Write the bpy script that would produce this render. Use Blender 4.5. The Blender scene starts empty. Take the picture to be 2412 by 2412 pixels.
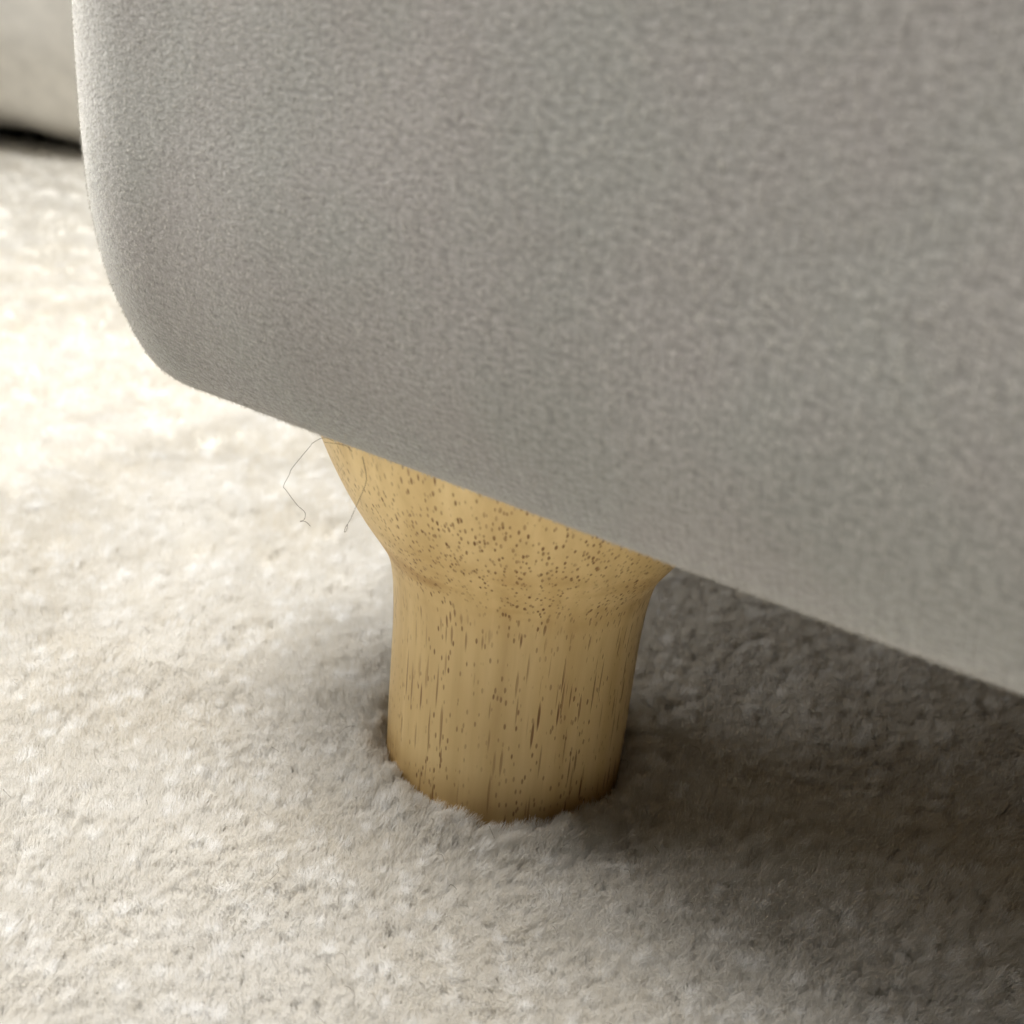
import bpy, bmesh, math, random
import numpy as np
from mathutils import Vector, Matrix

random.seed(7)
rng = np.random.default_rng(7)
CM = 0.01
C = bpy.context.scene.collection
sc = bpy.context.scene

# ------------------------------------------------------------------ camera
CAM = np.array([0.0, 0.0, 13.1]) * CM
PITCH, ROLL = math.radians(23.0), math.radians(5.8)
cd = bpy.data.cameras.new('camera')
cam = bpy.data.objects.new('camera', cd)
C.objects.link(cam)
fwd = Vector((0, math.cos(PITCH), -math.sin(PITCH)))
up0 = Vector((0, math.sin(PITCH), math.cos(PITCH)))
rt0 = Vector((1, 0, 0))
upv = up0 * math.cos(ROLL) - rt0 * math.sin(ROLL)
rtv = rt0 * math.cos(ROLL) + up0 * math.sin(ROLL)
M = Matrix((rtv, upv, -fwd)).transposed().to_4x4()
M.translation = Vector(CAM)
cam.matrix_world = M
cd.sensor_width = 36
cd.lens = 36 / (2 * math.tan(math.radians(25.0)))
cd.clip_start = 0.005
cd.clip_end = 50
cd.dof.use_dof = True
cd.dof.focus_distance = 0.185
cd.dof.aperture_fstop = cd.lens / 1.9
sc.camera = cam

# ------------------------------------------------------------------ world, lamps, exposure
w = bpy.data.worlds.new('World')
sc.world = w
w.use_nodes = True
w.node_tree.nodes['Background'].inputs[0].default_value = (1.0, 0.955, 0.90, 1)
w.node_tree.nodes['Background'].inputs[1].default_value = 0.045
sc.view_settings.view_transform = 'Standard'
sc.view_settings.look = 'None'
sc.view_settings.exposure = 0.06
sc.view_settings.gamma = 1.0
sc.render.engine = 'CYCLES'
sc.cycles.max_bounces = 8
sc.cycles.diffuse_bounces = 5
sc.cycles_curves.shape = 'THICK'


def area(name, loc, target, size, power, col):
    l = bpy.data.lights.new(name, 'AREA')
    l.shape = 'DISK'
    l.size = size
    l.energy = power
    l.color = col
    o = bpy.data.objects.new(name, l)
    C.objects.link(o)
    o.location = loc
    o.rotation_euler = (Vector(target) - Vector(loc)).to_track_quat('-Z', 'Y').to_euler()
    return o


area('ceiling_lamp', (1.18, 0.36, 2.30), (0, 0.6, 0), 0.05, 31.0, (1.0, 1.0, 0.995))
area('second_ceiling_lamp', (1.55, 0.1, 2.30), (0, 0.5, 0), 0.07, 16, (1.0, 0.975, 0.94))
fl = area('front_lamp', (-0.50, 0.20, 1.45), (0.04, 0.02, 0.0), 0.80, 13.2, (1.0, 0.99, 0.965))
fl.data.spread = math.radians(85)
sl = area('side_fill', (-0.66, 0.30, 0.38), (0.10, 0.10, 0.03), 0.45, 0.50, (1.0, 0.985, 0.95))  # low soft fill added at left, out of view, to reach under the sofa
sl.data.spread = math.radians(80)


# ------------------------------------------------------------------ helpers
def obj(name, data, parent=None):
    o = bpy.data.objects.new(name, data)
    C.objects.link(o)
    if parent:
        o.parent = parent
    return o


def tag(o, label=None, cat=None, group=None, kind=None):
    for k, v in (('label', label), ('category', cat), ('group', group), ('kind', kind)):
        if v:
            o[k] = v
    return o


def grid_mesh(name, P, mat, close_u=False, cap=False, smooth=True):
    nu, nv = P.shape[:2]
    idx = np.arange(nu * nv).reshape(nu, nv)
    a = idx if close_u is False else np.vstack([idx, idx[:1]])
    q = np.stack([a[:-1, :-1], a[1:, :-1], a[1:, 1:], a[:-1, 1:]], -1).reshape(-1, 4)
    faces = q.tolist()
    if cap:
        faces.append(idx[:, 0][::-1].tolist())
        faces.append(idx[:, -1].tolist())
    m = bpy.data.meshes.new(name)
    m.from_pydata(P.reshape(-1, 3).tolist(), [], faces)
    m.update()
    if smooth:
        m.shade_smooth()
    m.materials.append(mat)
    return m


def hair_curves(name, P, R, mat, tint=None):
    """P: (n, k, 3) points, R: (n, k) radii, tint: (n,) number per fibre"""
    n, k = P.shape[:2]
    h = bpy.data.hair_curves.new(name)
    h.add_curves([k] * n)
    h.attributes['position'].data.foreach_set('vector', P.astype(np.float32).ravel())
    ra = h.attributes.get('radius') or h.attributes.new('radius', 'FLOAT', 'POINT')
    ra.data.foreach_set('value', R.astype(np.float32).ravel())
    if tint is not None:
        t = h.attributes.new('tint', 'FLOAT', 'CURVE')
        t.data.foreach_set('value', tint.astype(np.float32))
    h.materials.append(mat)
    return h


class Noise:
    """smooth value noise on the plane, any scale"""
    def __init__(self, seed):
        self.g = np.random.default_rng(seed).uniform(-1, 1, (256, 256))

    def __call__(self, x, y):
        xi, yi = np.floor(x).astype(int), np.floor(y).astype(int)
        fx, fy = x - xi, y - yi
        fx, fy = fx * fx * (3 - 2 * fx), fy * fy * (3 - 2 * fy)
        g = lambda a, b: self.g[a % 256, b % 256]
        return ((g(xi, yi) * (1 - fx) + g(xi + 1, yi) * fx) * (1 - fy)
                + (g(xi, yi + 1) * (1 - fx) + g(xi + 1, yi + 1) * fx) * fy)


def new_mat(name):
    m = bpy.data.materials.new(name)
    m.use_nodes = True
    nt = m.node_tree
    return m, nt, nt.nodes['Principled BSDF']


def node(nt, kind, **kw):
    n = nt.nodes.new(kind)
    for k, v in kw.items():
        if k.startswith('i_'):
            n.inputs[k[2:]].default_value = v
        else:
            setattr(n, k, v)
    return n


def ramp(nt, fac, stops):
    r = nt.nodes.new('ShaderNodeValToRGB')
    e = r.color_ramp.elements
    while len(e) < len(stops):
        e.new(0.5)
    for el, (p, c) in zip(e, stops):
        el.position = p
        el.color = c if len(c) == 4 else (*c, 1)
    nt.links.new(fac, r.inputs[0])
    return r


def coords(nt, scale=(1, 1, 1), rot=(0, 0, 0)):
    tc = nt.nodes.new('ShaderNodeTexCoord')
    mp = nt.nodes.new('ShaderNodeMapping')
    mp.inputs['Scale'].default_value = scale
    mp.inputs['Rotation'].default_value = rot
    nt.links.new(tc.outputs['Object'], mp.inputs['Vector'])
    return mp.outputs['Vector']


# ------------------------------------------------------------------ materials
def make_fabric():
    m, nt, b = new_mat('grey_velour')
    L = nt.links.new
    # mottled nap: clumps of about a millimetre, drawn out sideways
    v = coords(nt)
    # s runs along the wall and is stored with the mesh, so the nap follows the cloth
    uv = nt.nodes.new('ShaderNodeUVMap')
    mp = node(nt, 'ShaderNodeMapping')
    mp.inputs['Scale'].default_value = (66, 170, 1)
    mp.inputs['Rotation'].default_value = (0, 0, -0.12)
    L(uv.outputs[0], mp.inputs['Vector'])
    n1 = node(nt, 'ShaderNodeTexNoise', i_Scale=10.0, i_Detail=3.0, i_Roughness=0.7, i_Distortion=0.25)
    L(mp.outputs[0], n1.inputs['Vector'])
    n2 = node(nt, 'ShaderNodeTexNoise', i_Scale=16.0, i_Detail=3.0)          # broad brushing marks
    L(v, n2.inputs['Vector'])
    n3 = node(nt, 'ShaderNodeTexNoise', i_Scale=2600.0, i_Detail=1.0)
    L(v, n3.inputs['Vector'])
    n4 = node(nt, 'ShaderNodeTexNoise', i_Scale=45.0, i_Detail=2.0)
    L(v, n4.inputs['Vector'])
    # knitted ribs of the ground cloth, faint, running down the wall
    wv = node(nt, 'ShaderNodeTexWave', wave_type='BANDS', bands_direction='X', i_Scale=285.0, i_Distortion=1.0)
    wv.inputs['Detail'].default_value = 1.0
    L(uv.outputs[0], wv.inputs['Vector'])
    c1 = ramp(nt, n1.outputs['Fac'], [(0.32, (0.142, 0.136, 0.130)), (0.5, (0.210, 0.202, 0.193)), (0.68, (0.276, 0.267, 0.257))])
    c2 = ramp(nt, n4.outputs['Fac'], [(0.38, (0.98, 1.0, 0.985)), (0.62, (1.0, 0.978, 0.978))])
    mx = node(nt, 'ShaderNodeMixRGB', blend_type='MULTIPLY')
    mx.inputs[0].default_value = 1.0
    L(c1.outputs[0], mx.inputs[1])
    L(c2.outputs[0], mx.inputs[2])
    c3 = ramp(nt, n2.outputs['Fac'], [(0.3, (0.93, 0.93, 0.93)), (0.7, (1.05, 1.05, 1.05))])
    mx2 = node(nt, 'ShaderNodeMixRGB', blend_type='MULTIPLY')
    mx2.inputs[0].default_value = 1.0
    L(mx.outputs[0], mx2.inputs[1])
    L(c3.outputs[0], mx2.inputs[2])
    L(mx2.outputs[0], b.inputs['Base Color'])
    b.inputs['Roughness'].default_value = 0.95
    b.inputs['Specular IOR Level'].default_value = 0.1
    b.inputs['Sheen Weight'].default_value = 0.85
    b.inputs['Sheen Roughness'].default_value = 0.42
    b.inputs['Sheen Tint'].default_value = (0.95, 0.93, 0.88, 1)
    us = node(nt, 'ShaderNodeSeparateXYZ')
    L(uv.outputs[0], us.inputs[0])
    rib = node(nt, 'ShaderNodeMapRange')          # ribs of the ground cloth show where the nap is brushed flat
    rib.inputs['From Min'].default_value = 0.63
    rib.inputs['From Max'].default_value = 0.73
    rib.inputs['To Max'].default_value = 0.17
    rib.inputs['To Min'].default_value = 0.02
    L(us.outputs[0], rib.inputs['Value'])
    a1 = node(nt, 'ShaderNodeMath', operation='MULTIPLY_ADD')
    L(n3.outputs['Fac'], a1.inputs[0])
    a1.inputs[1].default_value = 0.35
    L(n1.outputs['Fac'], a1.inputs[2])
    a2 = node(nt, 'ShaderNodeMath', operation='MULTIPLY_ADD')
    L(wv.outputs['Fac'], a2.inputs[0])
    L(rib.outputs[0], a2.inputs[1])
    L(a1.outputs[0], a2.inputs[2])
    bp = node(nt, 'ShaderNodeBump', i_Strength=0.42, i_Distance=0.0009)
    L(a2.outputs[0], bp.inputs['Height'])
    L(bp.outputs[0], b.inputs['Normal'])
    return m


def make_wood():
    m, nt, b = new_mat('lacquered_rubberwood')
    L = nt.links.new
    TILT = (0.10, -0.52, 0.0)
    def math_(op, a, c=None, clamp=False):
        n = node(nt, 'ShaderNodeMath', operation=op)
        n.use_clamp = clamp
        for i, x in enumerate((a, c)):
            if x is None:
                continue
            if isinstance(x, (int, float)):
                n.inputs[i].default_value = x
            else:
                L(x, n.inputs[i])
        return n.outputs[0]
    # long fibres
    f = node(nt, 'ShaderNodeTexNoise', i_Scale=1.0, i_Detail=4.0, i_Roughness=0.6)
    L(coords(nt, (420, 420, 16), TILT), f.inputs['Vector'])
    # growth rings
    r = node(nt, 'ShaderNodeTexNoise', i_Scale=1.0, i_Detail=2.0)
    L(coords(nt, (110, 45, 7), TILT), r.inputs['Vector'])
    big = node(nt, 'ShaderNodeTexNoise', i_Scale=28.0, i_Detail=2.0)
    L(coords(nt), big.inputs['Vector'])
    base = ramp(nt, r.outputs['Fac'], [(0.35, (0.56, 0.405, 0.185)), (0.55, (0.635, 0.475, 0.235)), (0.72, (0.54, 0.38, 0.165))])
    fc = ramp(nt, f.outputs['Fac'], [(0.3, (0.90, 0.875, 0.83)), (0.6, (1.02, 1.02, 1.015))])
    bc = ramp(nt, big.outputs['Fac'], [(0.35, (0.93, 0.90, 0.84)), (0.65, (1.03, 1.03, 1.03))])
    m1 = node(nt, 'ShaderNodeMixRGB', blend_type='MULTIPLY'); m1.inputs[0].default_value = 1
    L(base.outputs[0], m1.inputs[1]); L(fc.outputs[0], m1.inputs[2])
    m2 = node(nt, 'ShaderNodeMixRGB', blend_type='MULTIPLY'); m2.inputs[0].default_value = 1
    L(m1.outputs[0], m2.inputs[1]); L(bc.outputs[0], m2.inputs[2])
    # pores: slim vertical vessels of a solid texture, dots where the cut is across the grain
    def pores(scale, zs, rad, keep, seed):
        tc = nt.nodes.new('ShaderNodeTexCoord')
        mp = nt.nodes.new('ShaderNodeMapping')
        mp.inputs['Rotation'].default_value = TILT
        mp.inputs['Scale'].default_value = (scale, scale, zs)
        mp.inputs['Location'].default_value = (seed, seed * 2, seed * 3)
        L(tc.outputs['Object'], mp.inputs['Vector'])
        vo = node(nt, 'ShaderNodeTexVoronoi', feature='F1', i_Scale=1.0, i_Randomness=1.0)
        L(mp.outputs[0], vo.inputs['Vector'])
        sx = node(nt, 'ShaderNodeSeparateColor')
        L(vo.outputs['Color'], sx.inputs[0])
        have = math_('LESS_THAN', sx.outputs[0], keep)
        mr = node(nt, 'ShaderNodeMapRange', clamp=True)
        L(vo.outputs['Distance'], mr.inputs['Value'])
        mr.inputs['From Min'].default_value = rad
        mr.inputs['From Max'].default_value = rad * 0.55
        w_ = math_('MULTIPLY', have, mr.outputs[0])
        return math_('MULTIPLY', w_, math_('ADD', math_('MULTIPLY', sx.outputs[1], 0.65), 0.35))
    p1 = pores(900, 75, 0.25, 0.95, 3.1)
    p2 = pores(1250, 420, 0.30, 0.75, 9.7)
    p3 = pores(1000, 48, 0.25, 0.95, 5.3)
    p1 = math_('MAXIMUM', p1, math_('MULTIPLY', p3, 0.95))
    pp = math_('MAXIMUM', p1, math_('MULTIPLY', p2, 0.85))
    fg = node(nt, 'ShaderNodeTexNoise', i_Scale=1.0, i_Detail=2.0)
    L(coords(nt, (45, 45, 200), (0.10, 0.16, 0)), fg.inputs['Vector'])
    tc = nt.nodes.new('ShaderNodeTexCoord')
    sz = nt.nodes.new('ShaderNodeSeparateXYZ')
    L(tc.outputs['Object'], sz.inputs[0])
    # a knotty belt about the neck, and the pile's contact shade painted brown near the foot
    zb = math_('SUBTRACT', 1.0, math_('ABSOLUTE', math_('DIVIDE', math_('SUBTRACT', sz.outputs[2], 0.0500), 0.0080)), True)
    fr = ramp(nt, fg.outputs['Fac'], [(0.48, (0, 0, 0)), (0.62, (1, 1, 1))])
    amt = math_('MULTIPLY', math_('MULTIPLY', zb, fr.outputs[0]), 0.65)
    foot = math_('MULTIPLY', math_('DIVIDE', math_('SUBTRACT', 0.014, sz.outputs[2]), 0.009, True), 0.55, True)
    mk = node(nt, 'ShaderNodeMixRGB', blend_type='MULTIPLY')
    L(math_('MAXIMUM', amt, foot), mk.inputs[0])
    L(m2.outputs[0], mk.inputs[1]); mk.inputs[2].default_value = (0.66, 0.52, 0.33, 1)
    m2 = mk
    # pores come in belts and clusters
    cl = node(nt, 'ShaderNodeTexNoise', i_Scale=1.0, i_Detail=1.0)
    L(coords(nt, (95, 95, 60), TILT), cl.inputs['Vector'])
    belt = ramp(nt, cl.outputs['Fac'], [(0.34, (0.4,) * 3), (0.50, (1,) * 3)])
    pp = math_('MULTIPLY', pp, belt.outputs[0])
    m3 = node(nt, 'ShaderNodeMixRGB', blend_type='MIX')
    L(pp, m3.inputs[0])
    L(m2.outputs[0], m3.inputs[1])
    m3.inputs[2].default_value = (0.17, 0.075, 0.018, 1)
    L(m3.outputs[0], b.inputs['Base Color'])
    b.inputs['Roughness'].default_value = 0.5
    b.inputs['Specular IOR Level'].default_value = 0.35
    b.inputs['Coat Weight'].default_value = 0.12
    b.inputs['Coat Roughness'].default_value = 0.4
    hh = math_('ADD', math_('MULTIPLY', pp, -1.0), math_('MULTIPLY', f.outputs['Fac'], 0.35))
    bp = node(nt, 'ShaderNodeBump', i_Strength=0.5, i_Distance=0.00025)
    L(hh, bp.inputs['Height'])
    L(bp.outputs[0], b.inputs['Normal'])
    return m


def make_pile(name, fibre=True):
    m, nt, b = new_mat(name)
    L = nt.links.new
    if fibre:
        at = node(nt, 'ShaderNodeAttribute', attribute_name='tint')
        c = ramp(nt, at.outputs['Fac'], [(0.0, (0.79, 0.745, 0.66)), (0.4, (0.855, 0.832, 0.787)), (1.0, (0.98, 0.975, 0.965))])
        L(c.outputs[0], b.inputs['Base Color'])
        b.inputs['Roughness'].default_value = 0.5
        b.inputs['Specular IOR Level'].default_value = 0.35
        tr = node(nt, 'ShaderNodeBsdfTranslucent')
        L(c.outputs[0], tr.inputs[0])
        mx = node(nt, 'ShaderNodeMixShader')
        mx.inputs[0].default_value = 0.5
        L(b.outputs[0], mx.inputs[1]); L(tr.outputs[0], mx.inputs[2])
        L(mx.outputs[0], nt.nodes['Material Output'].inputs[0])
    else:
        n = node(nt, 'ShaderNodeTexNoise', i_Scale=420.0, i_Detail=4.0)
        L(coords(nt), n.inputs['Vector'])
        c = ramp(nt, n.outputs['Fac'], [(0.3, (0.66, 0.62, 0.54)), (0.65, (0.84, 0.82, 0.77))])
        L(c.outputs[0], b.inputs['Base Color'])
        b.inputs['Roughness'].default_value = 0.9
    return m


def plain(name, col, rough=0.6, spec=0.4):
    m, nt, b = new_mat(name)
    n = node(nt, 'ShaderNodeTexNoise', i_Scale=60.0, i_Detail=4.0)
    nt.links.new(coords(nt), n.inputs['Vector'])
    lo = tuple(x * 0.88 for x in col)
    c = ramp(nt, n.outputs['Fac'], [(0.35, lo), (0.65, col)])
    nt.links.new(c.outputs[0], b.inputs['Base Color'])
    b.inputs['Roughness'].default_value = rough
    b.inputs['Specular IOR Level'].default_value = spec
    return m


FABRIC = make_fabric()
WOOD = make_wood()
PILE = make_pile('rug_fibre')
RUGBASE = make_pile('rug_ground', False)
FUZZ = plain('velour_fuzz', (0.52, 0.495, 0.44), 0.8, 0.2)
DARKCLOTH = plain('black_base_cloth', (0.03, 0.028, 0.026), 0.9, 0.1)
LINING = plain('tan_lining_cloth', (0.30, 0.235, 0.16), 0.9, 0.1)
CREAM = plain('cream_leather', (0.88, 0.85, 0.79), 0.55, 0.35)
FLOOR = plain('dark_floorboards', (0.07, 0.045, 0.03), 0.5, 0.3)
HAIR = plain('dark_hair', (0.10, 0.07, 0.045), 0.5, 0.4)

# ------------------------------------------------------------------ floor
m = bpy.data.meshes.new('floor')
m.from_pydata([(-4, -3, -0.016), (4, -3, -0.016), (4, 5, -0.016), (-4, 5, -0.016)], [], [(0, 1, 2, 3)])
m.materials.append(FLOOR)
tag(obj('floor', m), kind='structure')

# ------------------------------------------------------------------ rug
LEG = np.array([0.30, 18.1]) * CM
RL = 2.3 * CM
nA, nB, nC, nD = Noise(1), Noise(2), Noise(3), Noise(4)


def rug_top(x, y):
    """height of the fibre tips above z = 0"""
    z = 0.0016 * nA(x / 0.05 + 9, y / 0.035) + 0.0008 * nB(x / 0.014, y / 0.014)
    far = np.clip((y - 0.28) / 0.2, 0, 1)
    z = z + far * 0.0022 * nC(x / 0.16 + 4, y / 0.055 + 7)
    d = np.hypot(x - LEG[0], y - LEG[1]) - RL
    g = np.exp(-(np.maximum(d, 0) / 0.007) ** 2)
    z = z + 0.0062 + 0.0010 * g + g * (0.0012 * nD(x / 0.0036, y / 0.0036) + 0.0008 * nC(x / 0.0014, y / 0.0014))
    z = z - 0.0011 * np.exp(-(np.maximum(d, 0) / 0.0016) ** 2) + 0.0014 * np.exp(-((d - 0.0055) / 0.003) ** 2)
    return z


rug = obj('rug', None)
tag(rug, 'thick off-white plush rug under the grey sofa and its wooden leg', 'rug')
nx, ny = 260, 300
gx = np.concatenate([np.linspace(-1.5, -0.25, 80)[:-1], np.linspace(-0.25, 0.3, 420), np.linspace(0.3, 1.5, 60)[1:]])
gy = np.concatenate([np.linspace(-0.8, 0.02, 30)[:-1], np.linspace(0.02, 0.5, 400), np.linspace(0.5, 1.16, 60)[1:]])
X, Y = np.meshgrid(gx, gy, indexing='ij')
Z = rug_top(X, Y) - 0.0040
obj('backing', grid_mesh('backing', np.stack([X, Y, Z], -1), RUGBASE), rug)


def yarn(x, y, pitch=0.0017):
    """the yarn end a fibre belongs to: distance to its centre and three random numbers"""
    r = np.random.default_rng(99)
    T = r.random((5, 512, 512))
    gx_, gy_ = np.floor(x / pitch).astype(int), np.floor(y / pitch).astype(int)
    best = np.full(x.shape, 9.0)
    out = np.zeros((3,) + x.shape)
    for i in (-1, 0, 1):
        for j in (-1, 0, 1):
            a, b_ = (gx_ + i) % 512, (gy_ + j) % 512
            d = np.hypot((gx_ + i + 0.1 + 0.8 * T[0, a, b_]) * pitch - x, (gy_ + j + 0.1 + 0.8 * T[1, a, b_]) * pitch - y) / pitch
            m_ = d < best
            best = np.where(m_, d, best)
            for q in range(3):
                out[q] = np.where(m_, T[2 + q, a, b_], out[q])
    return best, out[0], out[1], out[2]


def make_pile_fibres(n_tufts, per, r0, r1, a0, a1, name):
    # tufts thin out with the distance, where they also grow coarser
    rad = r0 * (r1 / r0) ** rng.random(n_tufts * 3)
    rad = rad[rng.random(len(rad)) < 1 / (1 + (rad / 0.38) ** 1.6)][:n_tufts]
    n_tufts = len(rad)
    ang = rng.uniform(a0, a1, n_tufts)
    tx, ty = rad * np.sin(ang), rad * np.cos(ang)
    keep = (ty < 1.12) & (ty > -0.1)
    tx, ty, rad = tx[keep], ty[keep], rad[keep]
    n = len(tx)
    sc_ = np.clip(rad / 0.17, 0.75, 5.0)
    yd, y1, y2, y3 = yarn(tx, ty)
    # direction in which a tuft leans: mostly towards the camera's right, plus its own whim
    la = -0.9 + 0.9 * nD(tx / 0.04, ty / 0.04) + rng.normal(0, 0.4, n)
    lean = np.clip(0.24 + 0.25 * (y3 - 0.5) + 0.2 * nB(tx / 0.02 + 31, ty / 0.02) + rng.normal(0, 0.15, n), 0.05, 1.6)
    glint = np.clip((y1 - 0.84) * 10, 0, 1) * (rng.random(n) < 0.7)  # catch-lights on some yarn ends, painted in as a whiter tint
    tuft_tint = np.clip(0.46 + 0.15 * nA(tx / 0.03, ty / 0.03) + rng.normal(0, 0.09, n) + 0.7 * glint + 0.16 * (y2 - 0.5), 0, 1.2)
    lift = rng.normal(0, 0.00012, n) + 0.0005 * (y2 - 0.5) + glint * 0.0004
    k = 4
    e = lambda a: np.repeat(a, per)
    N = n * per
    s = e(sc_)
    px = e(tx) + rng.normal(0, 0.00052, N) * s
    py = e(ty) + rng.normal(0, 0.00052, N) * s
    d = np.hypot(px - LEG[0], py - LEG[1])
    ok = d > RL + 0.0002
    # fibres near the leg lean away from it
    top = rug_top(px, py) + e(lift) * np.minimum(s, 2.5) + rng.normal(0, 0.00018, N)
    top = top - 0.0005 * np.clip(yarn(px, py)[0], 0, 0.9) ** 2
    L_ = 0.0048 + rng.normal(0, 0.0005, N)
    a = e(la) + rng.normal(0, 0.35, N)
    ln = e(lean) * L_ * 0.62 + np.abs(rng.normal(0, 0.0004, N))
    dx, dy = np.cos(a) * ln, np.sin(a) * ln
    near = np.exp(-np.maximum(d - RL, 0) / 0.004)
    ox, oy = (px - LEG[0]) / np.maximum(d, 1e-6), (py - LEG[1]) / np.maximum(d, 1e-6)
    inward = np.minimum(dx * ox + dy * oy, 0)
    dx, dy = dx - inward * ox * near, dy - inward * oy * near
    P = np.zeros((N, k, 3))
    t = np.linspace(0, 1, k)
    wig = rng.normal(0, 0.00014, (N, k, 2))
    wig[:, 0] = 0
    P[:, :, 0] = px[:, None] + dx[:, None] * t ** 1.7 + wig[:, :, 0]
    P[:, :, 1] = py[:, None] + dy[:, None] * t ** 1.7 + wig[:, :, 1]
    P[:, :, 2] = top[:, None] - 0.0052 + 0.0052 * t ** 0.85
    R = np.ones((N, k)) * 0.000038 * s[:, None]
    R[:, -1] *= 0.45
    R *= rng.uniform(0.7, 1.15, (N, 1))
    tint = np.clip(e(tuft_tint) + rng.normal(0, 0.07, N), 0, 1)
    P, R, tint = P[ok], R[ok], tint[ok]
    h = hair_curves(name, P, R, PILE, tint)
    o = obj(name, h, rug)
    tag(o, kind='stuff')
    return len(P)


print('fibres', make_pile_fibres(140000, 13, 0.085, 1.25, -0.72, 0.72, 'pile'))

# ------------------------------------------------------------------ sofa
# plan: the front wall runs along T, the body lies on the side of N; long box with round corners
N2 = np.array([0.556, 0.831]); N2 /= np.linalg.norm(N2)
T2 = np.array([N2[1], -N2[0]])
CC = np.array([-3.95, 19.04]) * CM        # centre of the near corner's arc
RC = 3.6 * CM
LEN, DEP, HGT = 0.80, 0.62, 0.40


def plan(step=0.0022):
    """outline of the outer wall: (points, outward normals, arc length)"""
    c0 = CC
    c1 = CC + T2 * (LEN - 2 * RC)
    c2 = c1 + N2 * (DEP - 2 * RC)
    c3 = c0 + N2 * (DEP - 2 * RC)
    segs = []
    cs = [c3, c0, c1, c2]
    nrm = [-T2, -N2, T2, N2]
    pts, ns = [], []
    for i in range(4):
        a, b_ = cs[i], cs[(i + 1) % 4]
        n0, n1 = nrm[i], nrm[(i + 1) % 4]
        L_ = np.linalg.norm(b_ - a)
        st = step if i in (0, 1) else step * 6
        k = max(2, int(L_ / st))
        for j in range(k):
            pts.append(a + (b_ - a) * j / k); ns.append(n0)
        kk = 34
        for j in range(kk):
            th = math.pi / 2 * j / kk
            v = n0 * math.cos(th) + n1 * math.sin(th)
            pts.append(b_); ns.append(v)
    pts, ns = np.array(pts), np.array(ns)
    return pts, ns


SEAT_Z = 7.33 * CM
pts, ns = plan()
# profile, from under the sofa up: (inset from outer wall, height)
prof = [(0.030, SEAT_Z + 0.0012), (0.024, SEAT_Z + 0.0003)]
ctl = np.array([(2.6, 0.0), (2.2, 0.0), (1.60, 0.02), (1.12, 0.13), (0.82, 0.46), (0.55, 1.0), (0.32, 1.6), (0.15, 2.3), (0.04, 3.1), (0.0, 3.95)])
for _ in range(3):                                     # corner cutting, three times
    q = np.stack([0.75 * ctl[:-1] + 0.25 * ctl[1:], 0.25 * ctl[:-1] + 0.75 * ctl[1:]], 1).reshape(-1, 2)
    ctl = np.vstack([ctl[:1], q, ctl[-1:]])
prof = [(0.030, SEAT_Z)] + [(x * CM, SEAT_Z + z * CM) for x, z in ctl]
prof += [(0.0, z) for z in np.linspace(SEAT_Z + 0.0405, 0.215, 70)[:]]
for a in np.linspace(5, 90, 14):
    prof.append((0.04 * (1 - math.cos(math.radians(a))), 0.215 + 0.04 * math.sin(math.radians(a))))
prof = np.array(prof)
outer = pts + ns * RC
nu, nv = len(pts), len(prof)
P = np.zeros((nu, nv, 3))
for j, (ins, z) in enumerate(prof):
    P[:, j, :2] = pts + ns * (RC - ins)
    P[:, j, 2] = z
# padding: slow unevenness of the stuffing
arc = np.concatenate([[0], np.cumsum(np.linalg.norm(np.diff(outer, axis=0), axis=1))])
A, H = np.meshgrid(arc, prof[:, 1], indexing='ij')
bul = 0.0007 * nA(A / 0.06, H / 0.05) + 0.0003 * nB(A / 0.018, H / 0.018)
bul *= np.clip((H - SEAT_Z) / 0.01, 0, 1)
P[:, :, :2] += ns[:, None, :] * bul[:, :, None]

sofa = obj('sofa', None)
tag(sofa, 'grey brushed-velour sofa corner standing on a turned pale wooden leg', 'sofa')
bm_ = grid_mesh('upholstery', P, FABRIC, close_u=True)
uvl = bm_.uv_layers.new(name='UVMap')
plen = np.concatenate([[0], np.cumsum(np.linalg.norm(np.diff(prof, axis=0), axis=1))])
vi = np.zeros(len(bm_.loops), dtype=np.int32)
bm_.loops.foreach_get('vertex_index', vi)
uv = np.stack([arc[vi // nv], plen[vi % nv]], -1)
uvl.data.foreach_set('uv', uv.astype(np.float32).ravel())
obj('upholstery', bm_, sofa)
# cloth under the sofa, and the top of the body
for nm, j, dz in (('base_cloth', 0, 0.0005), ('seat_top', nv - 1, -0.0005)):
    mm = bpy.data.meshes.new(nm)
    ring = P[:, j].copy(); ring[:, 2] += dz
    mm.from_pydata(ring.tolist(), [], [list(range(nu))])
    mm.materials.append(LINING if nm == 'base_cloth' else FABRIC)
    obj(nm, mm, sofa)

# leg: surface of revolution
lp = [(-1.35, 0.0), (-1.35, 2.05), (-1.2, 2.2), (-0.9, 2.27), (-0.3, 2.29), (0.5, 2.29), (1.5, 2.30), (2.5, 2.30), (3.2, 2.305),
      (3.6, 2.32), (4.0, 2.345), (4.3, 2.385), (4.55, 2.44), (4.80, 2.545), (5.08, 2.72), (5.5, 3.00), (6.0, 3.29),
      (6.5, 3.54), (7.0, 3.75), (7.3, 3.85), (7.8, 3.98)]
lp = np.array(lp)
zz = np.concatenate([[-1.35], np.linspace(-1.3501 + 1e-4, 7.25, 150)])
tt = np.arange(len(lp))
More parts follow.
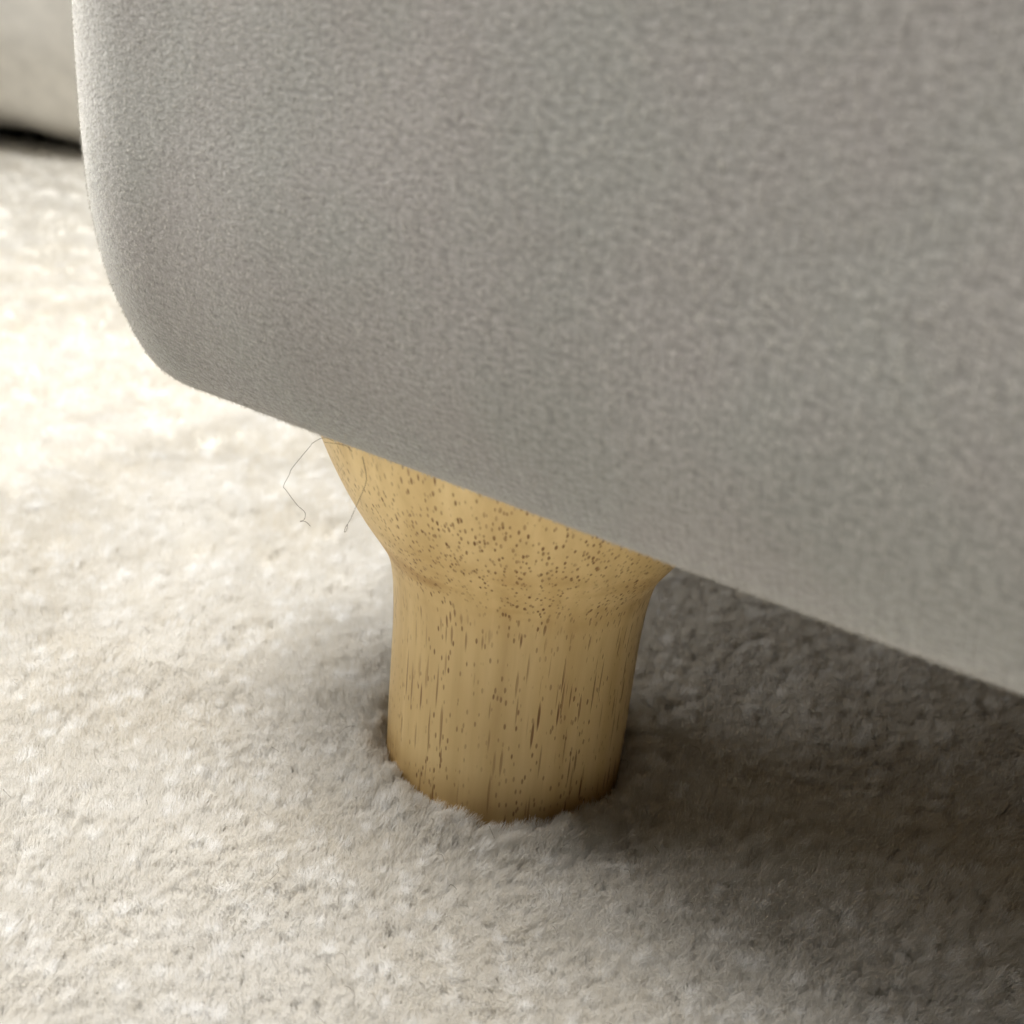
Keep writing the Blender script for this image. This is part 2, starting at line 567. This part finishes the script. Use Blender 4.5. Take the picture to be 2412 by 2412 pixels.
# smooth resample along the chain
from_t = np.linspace(0, len(lp) - 1, 220)
def cat(y):
    yy = np.concatenate([[2 * y[0] - y[1]], y, [2 * y[-1] - y[-2]]])
    i = np.clip(np.floor(from_t).astype(int), 0, len(y) - 2); u = from_t - i
    p0, p1, p2, p3 = yy[i], yy[i + 1], yy[i + 2], yy[i + 3]
    return 0.5 * (2 * p1 + (p2 - p0) * u + (2 * p0 - 5 * p1 + 4 * p2 - p3) * u ** 2 + (3 * p1 - p0 - 3 * p2 + p3) * u ** 3)
lz, lr = cat(lp[:, 0]), np.maximum(cat(lp[:, 1]), 0.0)
NA = 128
th = np.linspace(0, 2 * math.pi, NA, endpoint=False)
LP = np.zeros((NA, len(lz), 3))
for i, a in enumerate(th):
    hand = 1 + 0.004 * math.sin(2 * a + 1) * np.clip((lz - 3.4) / 1.2, 0, 1)
    LP[i, :, 0] = lr * hand * math.cos(a) * CM
    LP[i, :, 1] = lr * hand * math.sin(a) * CM
    LP[i, :, 2] = lz * CM
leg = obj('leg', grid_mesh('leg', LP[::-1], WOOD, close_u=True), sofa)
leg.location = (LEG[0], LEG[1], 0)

# fuzz standing off the velour
def fuzz():
    n = 90000
    s = rng.uniform(0, 1, n)
    i0 = int(np.argmin(np.abs(arc - (DEP - 2 * RC - 0.02))))
    a = (DEP - 2 * RC) - 0.03 + s ** 0.9 * 0.36
    j = rng.uniform(0, 1, n)
    h = SEAT_Z + 0.0005 + 0.10 * j
    ui = np.interp(a, arc, np.arange(nu))
    # spread over the rounded profile as well as the wall
    vi_ = np.interp(plen[2] + j * 0.12, plen, np.arange(nv))
    u0, v0 = np.clip(ui.astype(int), 0, nu - 2), np.clip(vi_.astype(int), 0, nv - 2)
    fu, fv = (ui - u0)[:, None], (vi_ - v0)[:, None]
    p = (P[u0, v0] * (1 - fu) + P[u0 + 1, v0] * fu) * (1 - fv) + (P[u0, v0 + 1] * (1 - fu) + P[u0 + 1, v0 + 1] * fu) * fv
    du = P[u0 + 1, v0] - P[u0, v0]; dv = P[u0, v0 + 1] - P[u0, v0]
    du /= np.linalg.norm(du, axis=1)[:, None] + 1e-12
    dv /= np.linalg.norm(dv, axis=1)[:, None] + 1e-12
    nn = np.cross(du, dv)
    L_ = rng.uniform(0.0002, 0.0006, n)[:, None]
    swirl = nA(a / 0.012, h / 0.008)[:, None] * 1.2 + rng.normal(0, 0.5, (n, 1))
    d1 = nn * rng.uniform(0.15, 0.6, (n, 1)) + du * np.cos(swirl) * 0.8 - dv * np.abs(np.sin(swirl) * 0.8)
    Q = np.zeros((n, 3, 3))
    Q[:, 0] = p - nn * 0.00002
    Q[:, 1] = p + nn * L_ * 0.25 + d1 * L_ * 0.45
    Q[:, 2] = Q[:, 1] + d1 * L_ * 0.5 + rng.normal(0, 0.00006, (n, 3))
    R = np.ones((n, 3)) * 0.000022
    R[:, 2] *= 0.5
    o = obj('fuzz', hair_curves('fuzz', Q, R, FUZZ), sofa)
    tag(o, kind='stuff')
fuzz()

# ------------------------------------------------------------------ loose hairs
def ray(px, py):
    """direction of sight for a point of the picture, 1932 pixels wide; used once to find where the hairs hang"""
    f = 966 / math.tan(math.radians(25))
    return np.array(fwd + rtv * ((px - 966) / f) - upv * ((py - 966) / f))


def strand(name, chain, label, r=0.00004):
    ch = np.array(chain)
    t = np.linspace(0, len(ch) - 1, 8 * len(ch))
    ext = np.vstack([2 * ch[:1] - ch[1:2], ch, 2 * ch[-1:] - ch[-2:-1]])
    i = np.clip(np.floor(t).astype(int), 0, len(ch) - 2); u = (t - i)[:, None]
    p0, p1, p2, p3 = ext[i], ext[i + 1], ext[i + 2], ext[i + 3]
    c = 0.5 * (2 * p1 + (p2 - p0) * u + (2 * p0 - 5 * p1 + 4 * p2 - p3) * u ** 2 + (3 * p1 - p0 - 3 * p2 + p3) * u ** 3)
    tan = np.gradient(c, axis=0); tan /= np.linalg.norm(tan, axis=1)[:, None] + 1e-12
    a_ = np.cross(tan, [0.3, 0.9, 0.2]); a_ /= np.linalg.norm(a_, axis=1)[:, None] + 1e-12
    b_ = np.cross(tan, a_)
    Q = np.stack([c + r * (a_ * math.cos(q) + b_ * math.sin(q)) for q in np.linspace(0, 2 * math.pi, 5, endpoint=False)], 0)
    o = obj(name, grid_mesh(name, Q, HAIR, close_u=True))
    tag(o, label, 'hair', 'loose hairs hanging from the sofa edge')
    return o


def at_depth(pts_, y):
    out = []
    for i, (a, b_) in enumerate(pts_):
        d = ray(a, b_)
        yy = (y if np.isscalar(y) else y[i]) * CM
        out.append(CAM + d * (yy / d[1]))
    return out


strand('hair_strand', at_depth([(640, 838), (612, 826), (590, 836), (585, 842), (552, 882), (546, 895), (535, 917), (540, 925), (560, 952), (574, 965), (576, 974), (573, 981), (566, 984), (576, 984), (586, 993)], 15.9),
       'long thin dark hair dangling free left of the wooden leg')
strand('hair_strand', at_depth([(684, 862), (688, 880), (691, 898), (690, 912), (681, 935), (672, 955), (661, 980), (652, 995), (650, 1004), (654, 1000), (656, 990)], [14.9, 14.8, 14.7, 14.6, 14.6, 14.7, 14.9, 15.0, 15.0, 15.0, 15.0]),
       'dark knotted hair crossing the left flare of the wooden leg')
strand('hair_strand', at_depth([(612, 834), (625, 836), (640, 838), (655, 842), (664, 852)], 15.1),
       'short hair lying under the sofa edge at the leg flare')

# dark stray fibres caught in the pile
n = 60
u = rng.random(n)
rad = 0.10 + 0.13 * u
ang = rng.uniform(-0.62, 0.25, n)
sx, sy = rad * np.sin(ang), rad * np.cos(ang)
a = rng.normal(-1.0, 0.5, n)
L_ = rng.uniform(0.0012, 0.0035, n)
k = 4
Q = np.zeros((n, k, 3))
t = np.linspace(0, 1, k)
bend = rng.normal(0, 0.0004, n)
Q[:, :, 0] = sx[:, None] + np.cos(a)[:, None] * L_[:, None] * t + bend[:, None] * np.sin(t * math.pi)
Q[:, :, 1] = sy[:, None] + np.sin(a)[:, None] * L_[:, None] * t
Q[:, :, 2] = rug_top(Q[:, :, 0], Q[:, :, 1]) + 0.0004 + 0.0006 * np.sin(t * math.pi)[None]
o = obj('stray_fibres', hair_curves('stray_fibres', Q, np.full((n, k), 0.000026), HAIR), rug)
tag(o, kind='stuff')

# ------------------------------------------------------------------ cream sofa at the back
def back_sofa():
    root = obj('armchair', None)
    tag(root, 'cream leather armchair with rounded base standing at the far edge of the rug', 'armchair')
    # long soft body; the belly sags lower towards the right
    x0, x1, y0, y1 = -1.15, 0.25, 0.94, 1.75
    nu_, nv_ = 120, 60
    PP = np.zeros((nu_, nv_, 3))
    xs = np.linspace(x0, x1, nu_)
    for i, x in enumerate(xs):
        edge = min(x - x0, x1 - x) / 0.12
        e_ = 1 - (1 - min(1, edge)) ** 2 * 0.5
        lowz = -0.017 + 0.022 * np.clip((-0.36 - x) / 0.12, 0, 1) - 0.010 * np.clip((x + 0.40) / 0.08, 0, 1)
        for j in range(nv_):
            a_ = 2 * math.pi * j / nv_
            n_ = 4.5
            cx, sx_ = math.cos(a_), math.sin(a_)
            rr = (abs(cx) ** n_ + abs(sx_) ** n_) ** (-1 / n_)
            PP[i, j, 0] = x
            hy, hz = (y1 - y0) / 2 * e_, 0.21 * e_
            PP[i, j, 1] = (y0 + y1) / 2 + rr * cx * hy + 0.006 * nA(np.array([x / 0.05]), np.array([j / 5.0]))[0]
            PP[i, j, 2] = lowz + 0.21 + rr * sx_ * hz
    me = grid_mesh('cushion_body', np.transpose(PP, (1, 0, 2)).copy(), CREAM, close_u=True)
    obj('cushion_body', me, root)
    mb = bpy.data.meshes.new('plinth')
    b = bmesh.new()
    bmesh.ops.create_cube(b, size=1, matrix=Matrix.Translation((-0.45, 1.42, 0.012)) @ Matrix.Diagonal((1.2, 0.6, 0.05, 1)))
    bmesh.ops.bevel(b, geom=b.edges[:], offset=0.004, segments=2, affect='EDGES')
    b.to_mesh(mb); b.free()
    mb.materials.append(DARKCLOTH)
    obj('plinth', mb, root)
back_sofa()
